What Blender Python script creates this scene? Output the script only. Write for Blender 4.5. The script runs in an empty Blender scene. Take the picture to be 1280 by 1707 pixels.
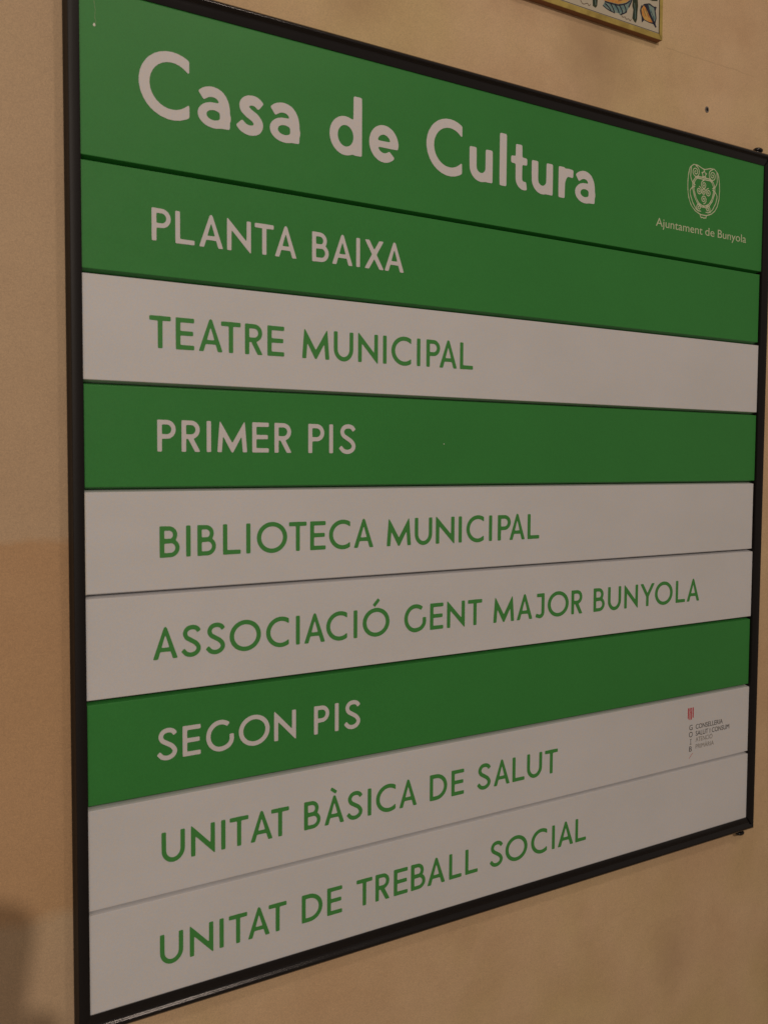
import bpy, bmesh, math, random
import numpy as np
from mathutils import Vector, Matrix

random.seed(7)
S = bpy.context.scene
C = S.collection
H0 = 1.99            # height of the top edge of the sign panels above the ground (m)

def W(x, yd, z=0.0):
    """sign coordinates (x right, yd down, z into the wall) -> world"""
    return Vector((x, z, H0 - yd))

# ------------------------------------------------------------------ camera
F_PX = 1587.7
RM = [[0.8460864640199453, -0.006084354545868564, -0.5330109530130704],
      [-0.02425875068479267, 0.9984593086312444, -0.04990513022555528],
      [0.5324933881442608, 0.05515423499040422, 0.8446353070676027]]
CAMP = (-0.2423214, 0.43936384, -0.92085168)
def vw(v): return Vector((v[0], v[2], -v[1]))
cam_d = bpy.data.cameras.new('camera')
cam = bpy.data.objects.new('camera', cam_d); C.objects.link(cam)
ax, ay, az = vw(RM[0]), -vw(RM[1]), -vw(RM[2])
m3 = Matrix((ax, ay, az)).transposed().to_4x4()
m3.translation = W(*CAMP)
cam.matrix_world = m3
cam_d.sensor_fit = 'HORIZONTAL'; cam_d.sensor_width = 36.0
cam_d.lens = F_PX / 1280.0 * 36.0
cam_d.clip_start = 0.01; cam_d.clip_end = 200
cam_d.dof.use_dof = True; cam_d.dof.focus_distance = 1.25; cam_d.dof.aperture_fstop = 13
S.camera = cam

# ------------------------------------------------------------------ light (night, warm porch lamps behind the photographer, plus an added soft fill)
S.view_settings.view_transform = 'Standard'; S.view_settings.look = 'None'
S.view_settings.exposure = 0.14; S.view_settings.gamma = 1
w = bpy.data.worlds.new('World'); S.world = w; w.use_nodes = True
w.node_tree.nodes['Background'].inputs[0].default_value = (1.0, 0.82, 0.68, 1)
w.node_tree.nodes['Background'].inputs[1].default_value = 0.150

def lamp(name, loc, target, size, power, col):
    d = bpy.data.lights.new(name, 'AREA'); d.shape = 'DISK'; d.size = size
    d.energy = power; d.color = col
    o = bpy.data.objects.new(name, d); C.objects.link(o)
    o.location = loc
    o.rotation_euler = (Vector(target) - Vector(loc)).to_track_quat('-Z', 'Y').to_euler()
    return o
lamp('street_lamp_light', W(-0.905, -1.13, -4.2), W(0.3, 0.6), 0.08, 50, (1.0, 0.84, 0.70))
lamp('porch_lamp_light', W(1.05, -1.6, -2.0), W(0.5, 0.8), 0.22, 7.0, (1.0, 0.80, 0.66))
lamp('left_fill_light', W(-1.75, 0.70, -2.3), W(0.2, 0.7), 1.0, 4.5, (1.0, 0.85, 0.72))  # added soft fill that brightens the left side; no known source there

S.render.engine = 'CYCLES'

# ------------------------------------------------------------------ materials
def mat(name, col, rough=0.5, spec=0.5, metal=0.0, coat=0.0):
    m = bpy.data.materials.new(name); m.use_nodes = True
    b = m.node_tree.nodes['Principled BSDF']
    b.inputs['Base Color'].default_value = (*col, 1)
    b.inputs['Roughness'].default_value = rough
    b.inputs['Specular IOR Level'].default_value = spec
    b.inputs['Metallic'].default_value = metal
    b.inputs['Coat Weight'].default_value = coat
    return m
def N(m, t, **kw):
    n = m.node_tree.nodes.new(t)
    for k, v in kw.items(): setattr(n, k, v)
    return n
def tex(m, coord='Object', scale=(1, 1, 1)):
    tc = N(m, 'ShaderNodeTexCoord'); mp = N(m, 'ShaderNodeMapping')
    mp.inputs['Scale'].default_value = scale
    m.node_tree.links.new(tc.outputs[coord], mp.inputs['Vector'])
    return mp.outputs['Vector']
def noise(m, vec, scale, detail=3, rough=0.55):
    n = N(m, 'ShaderNodeTexNoise'); n.inputs['Scale'].default_value = scale
    n.inputs['Detail'].default_value = detail; n.inputs['Roughness'].default_value = rough
    m.node_tree.links.new(vec, n.inputs['Vector']); return n
def ramp(m, fac, stops):
    r = N(m, 'ShaderNodeValToRGB'); e = r.color_ramp.elements
    while len(e) < len(stops): e.new(0.5)
    for el, (p, c) in zip(e, stops):
        el.position = p; el.color = (*c, 1) if len(c) == 3 else c
    m.node_tree.links.new(fac, r.inputs['Fac']); return r.outputs['Color']
def math_(m, op, a, b=None, c=None, clamp=False):
    n = N(m, 'ShaderNodeMath', operation=op); n.use_clamp = clamp
    for i, v in enumerate((a, b, c)):
        if v is None: continue
        if isinstance(v, (int, float)): n.inputs[i].default_value = v
        else: m.node_tree.links.new(v, n.inputs[i])
    return n.outputs[0]
def mix(m, fac, a, b, blend='MIX'):
    n = N(m, 'ShaderNodeMix'); n.data_type = 'RGBA'; n.blend_type = blend
    L = m.node_tree.links
    if isinstance(fac, (int, float)): n.inputs[0].default_value = fac
    else: L.new(fac, n.inputs[0])
    for i, v in ((6, a), (7, b)):
        if isinstance(v, tuple): n.inputs[i].default_value = (*v, 1)
        else: L.new(v, n.inputs[i])
    return n.outputs[2]
def bump(m, h, strength, dist):
    b = N(m, 'ShaderNodeBump'); b.inputs['Strength'].default_value = strength
    b.inputs['Distance'].default_value = dist
    m.node_tree.links.new(h, b.inputs['Height'])
    m.node_tree.links.new(b.outputs['Normal'], m.node_tree.nodes['Principled BSDF'].inputs['Normal'])

def painted(name, col, rough, spec, var=0.05, blot=0.06):
    m = mat(name, col, rough, spec)
    L = m.node_tree.links; b = m.node_tree.nodes['Principled BSDF']
    v = tex(m)
    n1 = noise(m, v, 7, 4); n2 = noise(m, v, 700, 2, 0.7); n3 = noise(m, v, 60, 4)
    f1 = math_(m, 'MULTIPLY_ADD', n1.outputs['Fac'], blot * 2, 1 - blot)
    f2 = math_(m, 'MULTIPLY_ADD', n2.outputs['Fac'], var * 2, 1 - var)
    f = math_(m, 'MULTIPLY', f1, f2)
    hv = N(m, 'ShaderNodeHueSaturation'); hv.inputs['Color'].default_value = (*col, 1)
    L.new(f, hv.inputs['Value'])
    cn = ramp(m, noise(m, v, 520, 2, 0.8).outputs['Fac'], [(0.32, (0.95, 1.0, 1.07)), (0.68, (1.06, 1.0, 0.93))])
    ds = ramp(m, noise(m, tex(m, 'Object', (1.0, 1, 1.6)), 4.5, 6, 0.65).outputs['Fac'], [(0.30, (0.95, 0.955, 0.95)), (0.55, (1.0, 1.0, 1.0)), (0.74, (1.03, 1.025, 1.03))])
    L.new(mix(m, 1.0, mix(m, 1.0, hv.outputs['Color'], cn, 'MULTIPLY'), ds, 'MULTIPLY'), b.inputs['Base Color'])
    r = math_(m, 'MULTIPLY_ADD', n3.outputs['Fac'], 0.16, rough - 0.08)
    L.new(r, b.inputs['Roughness'])
    bump(m, noise(m, v, 450, 2).outputs['Fac'], 0.12, 0.0004)
    return m

GREEN = painted('green_panel_paint', (0.040, 0.262, 0.052), 0.42, 0.45, 0.16, 0.05)
WHITE = painted('white_panel_paint', (0.715, 0.722, 0.745), 0.45, 0.45, 0.07, 0.02)
VWHITE = painted('white_vinyl', (0.74, 0.72, 0.735), 0.5, 0.4, 0.04, 0.02)
VGREEN = painted('green_vinyl', (0.065, 0.300, 0.066), 0.5, 0.4, 0.06, 0.03)
PRINT = mat('pale_print', (0.60, 0.64, 0.44), 0.6, 0.3)
INK = mat('black_ink', (0.035, 0.033, 0.035), 0.6, 0.3)
GREYINK = mat('grey_ink', (0.24, 0.22, 0.20), 0.6, 0.3)
REDINK = mat('red_ink', (0.55, 0.03, 0.05), 0.6, 0.3)
BACK = mat('dark_backing', (0.02, 0.02, 0.02), 0.7, 0.3)
EDGE = mat('edge_glint_pale', (0.72, 0.68, 0.60), 0.3, 0.6)  # pale colour for the glint on a panel edge

FRAME = mat('black_anodised_frame', (0.008, 0.0065, 0.007), 0.2, 0.55)
L = FRAME.node_tree.links
v = tex(FRAME, 'Object', (1, 1, 1))
nr = noise(FRAME, v, 35, 4)
L.new(math_(FRAME, 'MULTIPLY_ADD', nr.outputs['Fac'], 0.12, 0.12), FRAME.node_tree.nodes['Principled BSDF'].inputs['Roughness'])
bump(FRAME, noise(FRAME, v, 900, 2).outputs['Fac'], 0.25, 0.0003)

FRAME2 = mat('black_matt_frame', (0.009, 0.0072, 0.0075), 0.5, 0.3)
v = tex(FRAME2); bump(FRAME2, noise(FRAME2, v, 900, 2).outputs['Fac'], 0.25, 0.0003)

# wall: cream to ochre limewash on plaster, with an orange patch left of the sign
WALLM = mat('painted_plaster', (0.6, 0.45, 0.3), 0.9, 0.15)
m = WALLM; L = m.node_tree.links; b = m.node_tree.nodes['Principled BSDF']
v = tex(m)
n1 = noise(m, v, 2.3, 5, 0.6); n2 = noise(m, v, 9, 5, 0.6); n3 = noise(m, v, 1100, 2, 0.8); n4 = noise(m, v, 38, 4, 0.6)
base = ramp(m, n1.outputs['Fac'], [(0.36, (0.720, 0.550, 0.305)), (0.50, (0.755, 0.550, 0.345)), (0.62, (0.715, 0.500, 0.305))])
base2 = ramp(m, n2.outputs['Fac'], [(0.33, (0.90, 0.87, 0.85)), (0.62, (1.0, 1.0, 1.0))])
base = mix(m, 1.0, base, base2, 'MULTIPLY')
sx = N(m, 'ShaderNodeSeparateXYZ'); L.new(v, sx.inputs[0])
X, Z = sx.outputs[0], sx.outputs[2]
jit = math_(m, 'MULTIPLY_ADD', n4.outputs['Fac'], 0.022, -0.011)
Zj = math_(m, 'ADD', math_(m, 'ADD', Z, jit), math_(m, 'MULTIPLY', X, -0.03))
Xj = math_(m, 'ADD', X, jit)
def step(val, edge, soft, up=True):
    s = 1.0 / soft if up else -1.0 / soft
    return math_(m, 'MULTIPLY_ADD', val, s, 0.5 - edge * s, clamp=True)
top_e = H0 - 0.5175; bot_e = H0 - 0.884
# left wall: paler above the patch, orange in it, paler grey below it
left = step(Xj, 0.03, 0.02, False)
patch = math_(m, 'MULTIPLY', step(Zj, top_e, 0.008, False), step(Zj, bot_e, 0.014, True))
leftcol = mix(m, patch, mix(m, 0.6, base, (0.575, 0.430, 0.295)), mix(m, 0.75, base, (0.570, 0.350, 0.190)))
base = mix(m, left, base, leftcol)
grain = ramp(m, n3.outputs['Fac'], [(0.30, (0.81, 0.81, 0.84)), (0.70, (1.14, 1.12, 1.07))])
base = mix(m, 1.0, base, grain, 'MULTIPLY')
# small dark pits
vo = N(m, 'ShaderNodeTexVoronoi'); vo.inputs['Scale'].default_value = 14; L.new(v, vo.inputs['Vector'])
pit = math_(m, 'LESS_THAN', vo.outputs['Distance'], 0.014)
base = mix(m, math_(m, 'MULTIPLY', pit, 0.7), base, (0.12, 0.09, 0.06))
# faint smudges above the sign
def smudge(cx, cyd, r, amt, col, base):
    dx = math_(m, 'SUBTRACT', Xj, cx); dz = math_(m, 'SUBTRACT', Zj, H0 - cyd)
    d = math_(m, 'SQRT', math_(m, 'ADD', math_(m, 'MULTIPLY', dx, dx), math_(m, 'MULTIPLY', dz, dz)))
    d = math_(m, 'ADD', d, math_(m, 'MULTIPLY_ADD', n2.outputs['Fac'], 0.05, -0.025))
    f = step(d, r * 0.6, r, False)
    return mix(m, math_(m, 'MULTIPLY', f, amt), base, col)
nc = noise(m, v, 45, 3)
lx_ = math_(m, 'MULTIPLY_ADD', X, -0.010, 0.008)
ld = math_(m, 'ABSOLUTE', math_(m, 'SUBTRACT', math_(m, 'ADD', Z, math_(m, 'MULTIPLY_ADD', nc.outputs['Fac'], 0.006, -0.003)), math_(m, 'MULTIPLY_ADD', lx_, -1.0, H0 + 0.1312)))
crk = math_(m, 'MULTIPLY', step(ld, 0.0007, 0.0009, False), math_(m, 'MULTIPLY', step(X, 0.80, 0.01), step(X, 0.99, 0.05, False)))
base = mix(m, math_(m, 'MULTIPLY', crk, 0.20), base, (0.22, 0.16, 0.10))
base = smudge(0.67, -0.075, 0.085, 0.62, (0.42, 0.27, 0.165), base)
base = smudge(0.52, -0.15, 0.06, 0.4, (0.46, 0.28, 0.18), base)
base = smudge(0.30, -0.06, 0.05, 0.35, (0.47, 0.31, 0.19), base)
base = smudge(0.86, 1.20, 0.06, 0.3, (0.42, 0.28, 0.17), base)
L.new(base, b.inputs['Base Color'])
hsum = math_(m, 'ADD', math_(m, 'MULTIPLY', n3.outputs['Fac'], 0.5), math_(m, 'MULTIPLY', n4.outputs['Fac'], 0.9))
bump(m, math_(m, 'SUBTRACT', math_(m, 'ADD', hsum, math_(m, 'MULTIPLY', n2.outputs['Fac'], 2.2)), pit), 0.8, 0.0014)

# ------------------------------------------------------------------ object helpers
def obj(name, me, material=None, parent=None, label=None, cat=None, group=None, kind=None):
    if isinstance(me, bmesh.types.BMesh):
        d = bpy.data.meshes.new(name); me.normal_update(); me.to_mesh(d); me.free(); me = d
    o = bpy.data.objects.new(name, me); C.objects.link(o)
    if material: 
        if not me.materials: me.materials.append(material)
    o.parent = parent
    if label: o['label'] = label
    if cat: o['category'] = cat
    if group: o['group'] = group
    if kind: o['kind'] = kind
    return o
def empty(name, loc, label, cat):
    o = bpy.data.objects.new(name, None); C.objects.link(o); o.location = loc
    o.empty_display_size = 0.05; o['label'] = label; o['category'] = cat
    return o
def smooth(o, ang=40):
    for p in o.data.polygons: p.use_smooth = True
    o.data.set_sharp_from_angle(angle=math.radians(ang))

# ------------------------------------------------------------------ wall and ground
WZ = 0.014                                   # the wall face lies this far behind the panel faces
bm = bmesh.new()
vs = [bm.verts.new(p) for p in ((-4, WZ, 0), (5, WZ, 0), (5, WZ, 4), (-4, WZ, 4), (-4, WZ+.3, 0), (5, WZ+.3, 0), (5, WZ+.3, 4), (-4, WZ+.3, 4))]
for f in ((0,1,2,3), (5,4,7,6), (1,5,6,2), (4,0,3,7), (3,2,6,7), (4,5,1,0)): bm.faces.new([vs[i] for i in f])
obj('wall', bm, WALLM, kind='structure')
GM = mat('stone_paving', (0.30, 0.27, 0.23), 0.8, 0.3)
gv = tex(GM); GM.node_tree.links.new(ramp(GM, noise(GM, gv, 3, 6).outputs['Fac'], [(0.3, (0.24, 0.21, 0.17)), (0.7, (0.36, 0.32, 0.27))]), GM.node_tree.nodes['Principled BSDF'].inputs['Base Color'])
bm = bmesh.new()
bm.faces.new([bm.verts.new(p) for p in ((-4, -6, 0), (5, -6, 0), (5, WZ, 0), (-4, WZ, 0))])
obj('ground', bm, GM, kind='structure')

# ------------------------------------------------------------------ sign
sign = empty('directory_sign', W(0.5, 1.007, WZ), 'large black framed building directory of green and white strips lettered Casa de Cultura', 'sign')
SI = sign.matrix_basis.inverted()
def local(me_pts): return [SI @ p for p in me_pts]

# panels
B, D = 0.0025, 0.0112                        # bevel width and depth of the V grooves
seams = [-0.003, 0.15746, 0.26262, 0.36734, 0.47020, 0.57344, 0.67708, 0.78134, 0.88602, 0.9915]
kinds = 'GGWGWWGWW'
lab = ['tall green header panel lettered Casa de Cultura with the town crest', 'green panel lettered PLANTA BAIXA', 'white panel lettered TEATRE MUNICIPAL',
       'green panel lettered PRIMER PIS', 'white panel lettered BIBLIOTECA MUNICIPAL', 'white panel lettered ASSOCIACIÓ GENT MAJOR BUNYOLA',
       'green panel lettered SEGON PIS', 'white panel lettered UNITAT BÀSICA DE SALUT with a small health logo', 'bottom white panel lettered UNITAT DE TREBALL SOCIAL']
lx = [0.0000, 0.0003, 0.0002, 0.0008, 0.0002, 0.0004, 0.0008, -0.0003, 0.0004]
rx = [1.0030, 0.9990, 1.0005, 1.0000, 0.9975, 1.0002, 0.9990, 1.0008, 1.0020]
zo = [0.0, 0.0002, -0.0001, 0.0002, -0.0002, 0.0001, 0.0003, -0.0002, 0.0]
panels = []
for i in range(9):
    y0, y1 = seams[i] + 0.00015, seams[i+1] - 0.00015
    x0, x1 = lx[i], rx[i]; zf = zo[i]
    bt = B; r = 0.0005
    prof = [(y0, D), (y0, D - 0.0006), (y0 + bt - r*0.6, r*0.9), (y0 + bt - r*0.15, r*0.25), (y0 + bt + r*0.6, 0.0),
            (y1 - bt - r*0.6, 0.0), (y1 - bt + r*0.15, r*0.25), (y1 - bt + r*0.6, r*0.9), (y1, D - 0.0006), (y1, D)]
    bm = bmesh.new()
    A_ = [bm.verts.new(SI @ W(x0, y, z + zf)) for y, z in prof]
    B_ = [bm.verts.new(SI @ W(x1, y, z + zf)) for y, z in prof]
    n = len(prof)
    for k in range(n):
        bm.faces.new((A_[k], A_[(k+1) % n], B_[(k+1) % n], B_[k]))
    e1 = bm.faces.new(A_[::-1]); e2 = bm.faces.new(B_)
    bmesh.ops.recalc_face_normals(bm, faces=bm.faces)
    o = obj('panel', bm, GREEN if kinds[i] == 'G' else WHITE, sign, label=lab[i])
    panels.append(o)
bm = bmesh.new()
def bxl(bm, x0, x1, y0, y1, z0, z1, M=SI):
    vs = [bm.verts.new(M @ W(x, y, z)) for x in (x0, x1) for y in (y0, y1) for z in (z0, z1)]
    for f in ((0,1,3,2), (4,6,7,5), (0,4,5,1), (2,3,7,6), (0,2,6,4), (1,5,7,3)): bm.faces.new([vs[k] for k in f])
    bmesh.ops.recalc_face_normals(bm, faces=bm.faces)
bxl(bm, -0.006, 1.008, -0.006, 0.9950, D + 0.0007, WZ - 0.0005)
obj('backing_board', bm, BACK, sign)
bm = bmesh.new(); bxl(bm, -0.0002, 0.00075, seams[4]+0.0030, seams[5]-0.0022, -0.0016, 0.004); obj('edge_glint', bm, EDGE, panels[4])  # pale strip stands in for light caught along this panel's left edge

# frame rails: half-round section, mitred at the corners. profile: (outward, z)
t = 0.0180
prof = [(0.0, 0.0070), (0.0, -0.0012), (0.0004, -0.0014), (0.0070, -0.0015), (0.0086, -0.0017), (0.0094, -0.0023), (0.0102, -0.0033), (0.0110, -0.0043), (0.0116, -0.0048)]
for k in range(0, 11):
    a = math.pi/2 * k / 10
    prof.append((0.0122 + (t - 0.0122) * math.sin(a), -0.0050 + 0.0120 * (1 - math.cos(a))))
prof_b = prof
prof = [(0.0, 0.0070), (0.0, -0.0015), (0.0006, -0.0026), (0.0022, -0.0031), (0.0090, -0.0033), (0.0145, -0.0031), (0.0158, -0.0027)]
for k in range(0, 6):
    a = math.pi/2 * (k+1) / 6
    prof.append((0.0158 + (0.0164 - 0.0158) * math.sin(a), -0.0027 + 0.0010 * (1 - math.cos(a))))
prof.append((0.0172, 0.0060)); prof.append((0.0174, 0.0066))
prof_a = prof
tail = [(t, 0.0112), (t - 0.0008, 0.0116), (t - 0.0008, WZ)]
tail += [(0.002, WZ)]
prof_a = prof_a + tail; prof_b = prof_b + tail
FX0, FX1, FY0, FY1 = 0.0000, 1.0, -0.0002, 0.9880
wL, wR, wT, wB = 0.0123/t, 0.0172/t, 0.0198/t, 0.0218/t
def rail(c0, c1, prof, m_=None, name='frame_rail'):
    # c = (corner x, corner y, outward sign x, outward sign y)
    bm = bmesh.new(); rings = []
    for s in range(13):
        u = s / 12
        ring = []
        for (o_, z) in prof:
            xa, ya = c0[0] + c0[2]*o_, c0[1] + c0[3]*o_
            xb, yb = c1[0] + c1[2]*o_, c1[1] + c1[3]*o_
            ring.append(bm.verts.new(SI @ W(xa + (xb-xa)*u, ya + (yb-ya)*u, z)))
        rings.append(ring)
    n = len(prof)
    for a, b_ in zip(rings, rings[1:]):
        for k in range(n): bm.faces.new((a[k], a[(k+1) % n], b_[(k+1) % n], b_[k]))
    bm.faces.new(rings[0][::-1]); bm.faces.new(rings[-1])
    bmesh.ops.recalc_face_normals(bm, faces=bm.faces)
    o = obj(name, bm, m_ or FRAME, sign); smooth(o, 35); return o
cTL, cTR, cBR, cBL = (FX0, FY0, -wL, -wT), (FX1+0.002, FY0, wR, -wT), (FX1+0.002, FY1, wR, wB), (FX0, FY1, -wL, wB)
e = 0.0001
def sh(c, dx, dy): return (c[0]+dx, c[1]+dy, c[2], c[3])
rail(sh(cTL, e, 0), sh(cTR, -e, 0), prof_b); rail(sh(cTR, 0, e), sh(cBR, 0, -e), prof_a, FRAME2); rail(sh(cBR, -e, 0), sh(cBL, e, 0), prof_b); rail(sh(cBL, 0, -e), sh(cTL, 0, e), prof_a, FRAME2)
# knobs of the corner clips, standing out of the top and bottom rails
def knob(x, yd, up, r=0.0086, h=0.0074):
    bm = bmesh.new(); rings = []
    pr = [(0.0052, -0.002), (0.0054, h*0.15), (r*.93, h*0.28), (r, h*0.45), (r*.95, h*0.66), (r*0.76, h*0.86), (r*0.4, h*0.98)]
    for rr, hh in pr:
        rings.append([bm.verts.new(SI @ W(x + rr*math.cos(q*math.pi/10), yd - up*hh, 0.0045 + 0.75*rr*math.sin(q*math.pi/10))) for q in range(20)])
    for a, b_ in zip(rings, rings[1:]):
        for k in range(20): bm.faces.new((a[k], a[(k+1) % 20], b_[(k+1) % 20], b_[k]))
    bm.faces.new(rings[0]); bm.faces.new(rings[-1])
    bmesh.ops.recalc_face_normals(bm, faces=bm.faces)
    o = obj('corner_knob', bm, FRAME, sign); smooth(o, 50)
for kx, ky, up in ((0.9935, FY0 - wT*t + 0.0012, 1), (0.9935, FY1 + wB*t - 0.0012, -1), (0.009, FY0 - wT*t + 0.0012, 1), (0.009, FY1 + wB*t - 0.0012, -1)):
    knob(kx, ky, up)

# ------------------------------------------------------------------ lettering
class G:                                      # signed distance of a glyph, from polygons and strokes
    def __init__(s, step=0.0125, x0=-0.12, x1=1.32, y0=-0.38, y1=1.46):
        s.xs = np.arange(x0, x1, step); s.ys = np.arange(y0, y1, step); s.step = step
        s.X, s.Y = np.meshgrid(s.xs, s.ys); s.f = np.full(s.X.shape, 0.2)
    def poly(s, P, add=True):
        P = np.array(P, float); d = np.full(s.X.shape, 9.0); ins = np.zeros(s.X.shape, bool)
        for (ax, ay), (bx, by) in zip(P, np.roll(P, -1, 0)):
            ex, ey = bx-ax, by-ay; wx, wy = s.X-ax, s.Y-ay
            L2 = ex*ex + ey*ey
            if L2 < 1e-14: continue
            tt = np.clip((wx*ex + wy*ey)/L2, 0, 1)
            d = np.minimum(d, (wx-ex*tt)**2 + (wy-ey*tt)**2)
            if ay != by:
                c = ((ay > s.Y) != (by > s.Y)) & (s.X < (bx-ax)*(s.Y-ay)/(by-ay) + ax)
                ins ^= c
        d = np.sqrt(d); d = np.where(ins, -d, d)
        if add: s.f = np.minimum(s.f, d)
        return d
    def stroke(s, P, w, add=True):
        P = np.array(P, float)
        T = np.gradient(P, axis=0) if len(P) > 2 else np.array([P[1]-P[0]]*2)
        T[0] = P[1]-P[0]; T[-1] = P[-1]-P[-2]
        T /= np.linalg.norm(T, axis=1)[:, None]
        Nn = np.stack([-T[:, 1], T[:, 0]], 1) * w/2
        return s.poly(np.vstack([P+Nn, (P-Nn)[::-1]]), add)
    def ring(s, o, i): s.f = np.minimum(s.f, np.maximum(s.poly(o, False), -s.poly(i, False)))
    def contours(s, sig=0.017):
        f = np.clip(s.f, -0.065, 0.065); k = int(4*sig/s.step)+1
        g = np.exp(-0.5*(np.arange(-k, k+1)*s.step/sig)**2); g /= g.sum()
        f = np.apply_along_axis(lambda r: np.convolve(np.pad(r, k, mode='edge'), g, 'valid'), 1, f)
        f = np.apply_along_axis(lambda r: np.convolve(np.pad(r, k, mode='edge'), g, 'valid'), 0, f)
        f = f + 1e-9
        ny, nx = f.shape; seg = {}
        neg = f < 0
        def pt(e):
            j, i, hv = e
            a = f[j, i]; b_ = f[j, i+1] if hv == 0 else f[j+1, i]; tt = a/(a-b_)
            return (s.xs[i] + (s.step*tt if hv == 0 else 0), s.ys[j] + (s.step*tt if hv == 1 else 0))
        mixed = neg[:-1, :-1].astype(int) + neg[1:, :-1] + neg[:-1, 1:] + neg[1:, 1:]
        adj = {}
        for j, i in zip(*np.where((mixed > 0) & (mixed < 4))):
            c = [neg[j, i], neg[j, i+1], neg[j+1, i+1], neg[j+1, i]]
            E = [(j, i, 0), (j, i+1, 1), (j+1, i, 0), (j, i, 1)]
            cr = [E[k] for k in range(4) if c[k] != c[(k+1) % 4]]
            pairs = [(cr[0], cr[1])] if len(cr) == 2 else [(cr[0], cr[1]), (cr[2], cr[3])]
            for a, b_ in pairs: adj.setdefault(a, []).append(b_); adj.setdefault(b_, []).append(a)
        loops = []; seen = set()
        for st in adj:
            if st in seen: continue
            lp = [st]; seen.add(st); cur = st
            while True:
                nx_ = [q for q in adj[cur] if q not in seen]
                if not nx_: break
                cur = nx_[0]; seen.add(cur); lp.append(cur)
            if len(lp) > 8: loops.append([pt(q) for q in lp])
        out = []
        for lp in loops:                      # drop nearly collinear points
            P = lp; keep = [P[0]]
            for k in range(1, len(P)):
                a = keep[-1]; b_ = P[k]; c = P[(k+1) % len(P)]
                ar = abs((b_[0]-a[0])*(c[1]-a[1]) - (b_[1]-a[1])*(c[0]-a[0]))
                L_ = math.hypot(c[0]-a[0], c[1]-a[1])
                if ar/max(L_, 1e-9) > 0.0011 or L_ > 0.16: keep.append(b_)
            out.append(keep)
        return out

def arc(cx, cy, rx_, ry_, a0, a1, n=22):
    return [(cx + rx_*math.cos(math.radians(a0+(a1-a0)*k/n)), cy + ry_*math.sin(math.radians(a0+(a1-a0)*k/n))) for k in range(n+1)]
def spline(P, n=7):
    P = [np.array(p, float) for p in P]; Q = [2*P[0]-P[1]] + P + [2*P[-1]-P[-2]]; out = []
    for k in range(1, len(Q)-2):
        a, b_, c, d = Q[k-1:k+3]
        for u in np.arange(n)/n:
            out.append(tuple(0.5*((2*b_) + (c-a)*u + (2*a-5*b_+4*c-d)*u*u + (3*b_-a-3*c+d)*u**3)))
    out.append(tuple(P[-1])); return out

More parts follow.
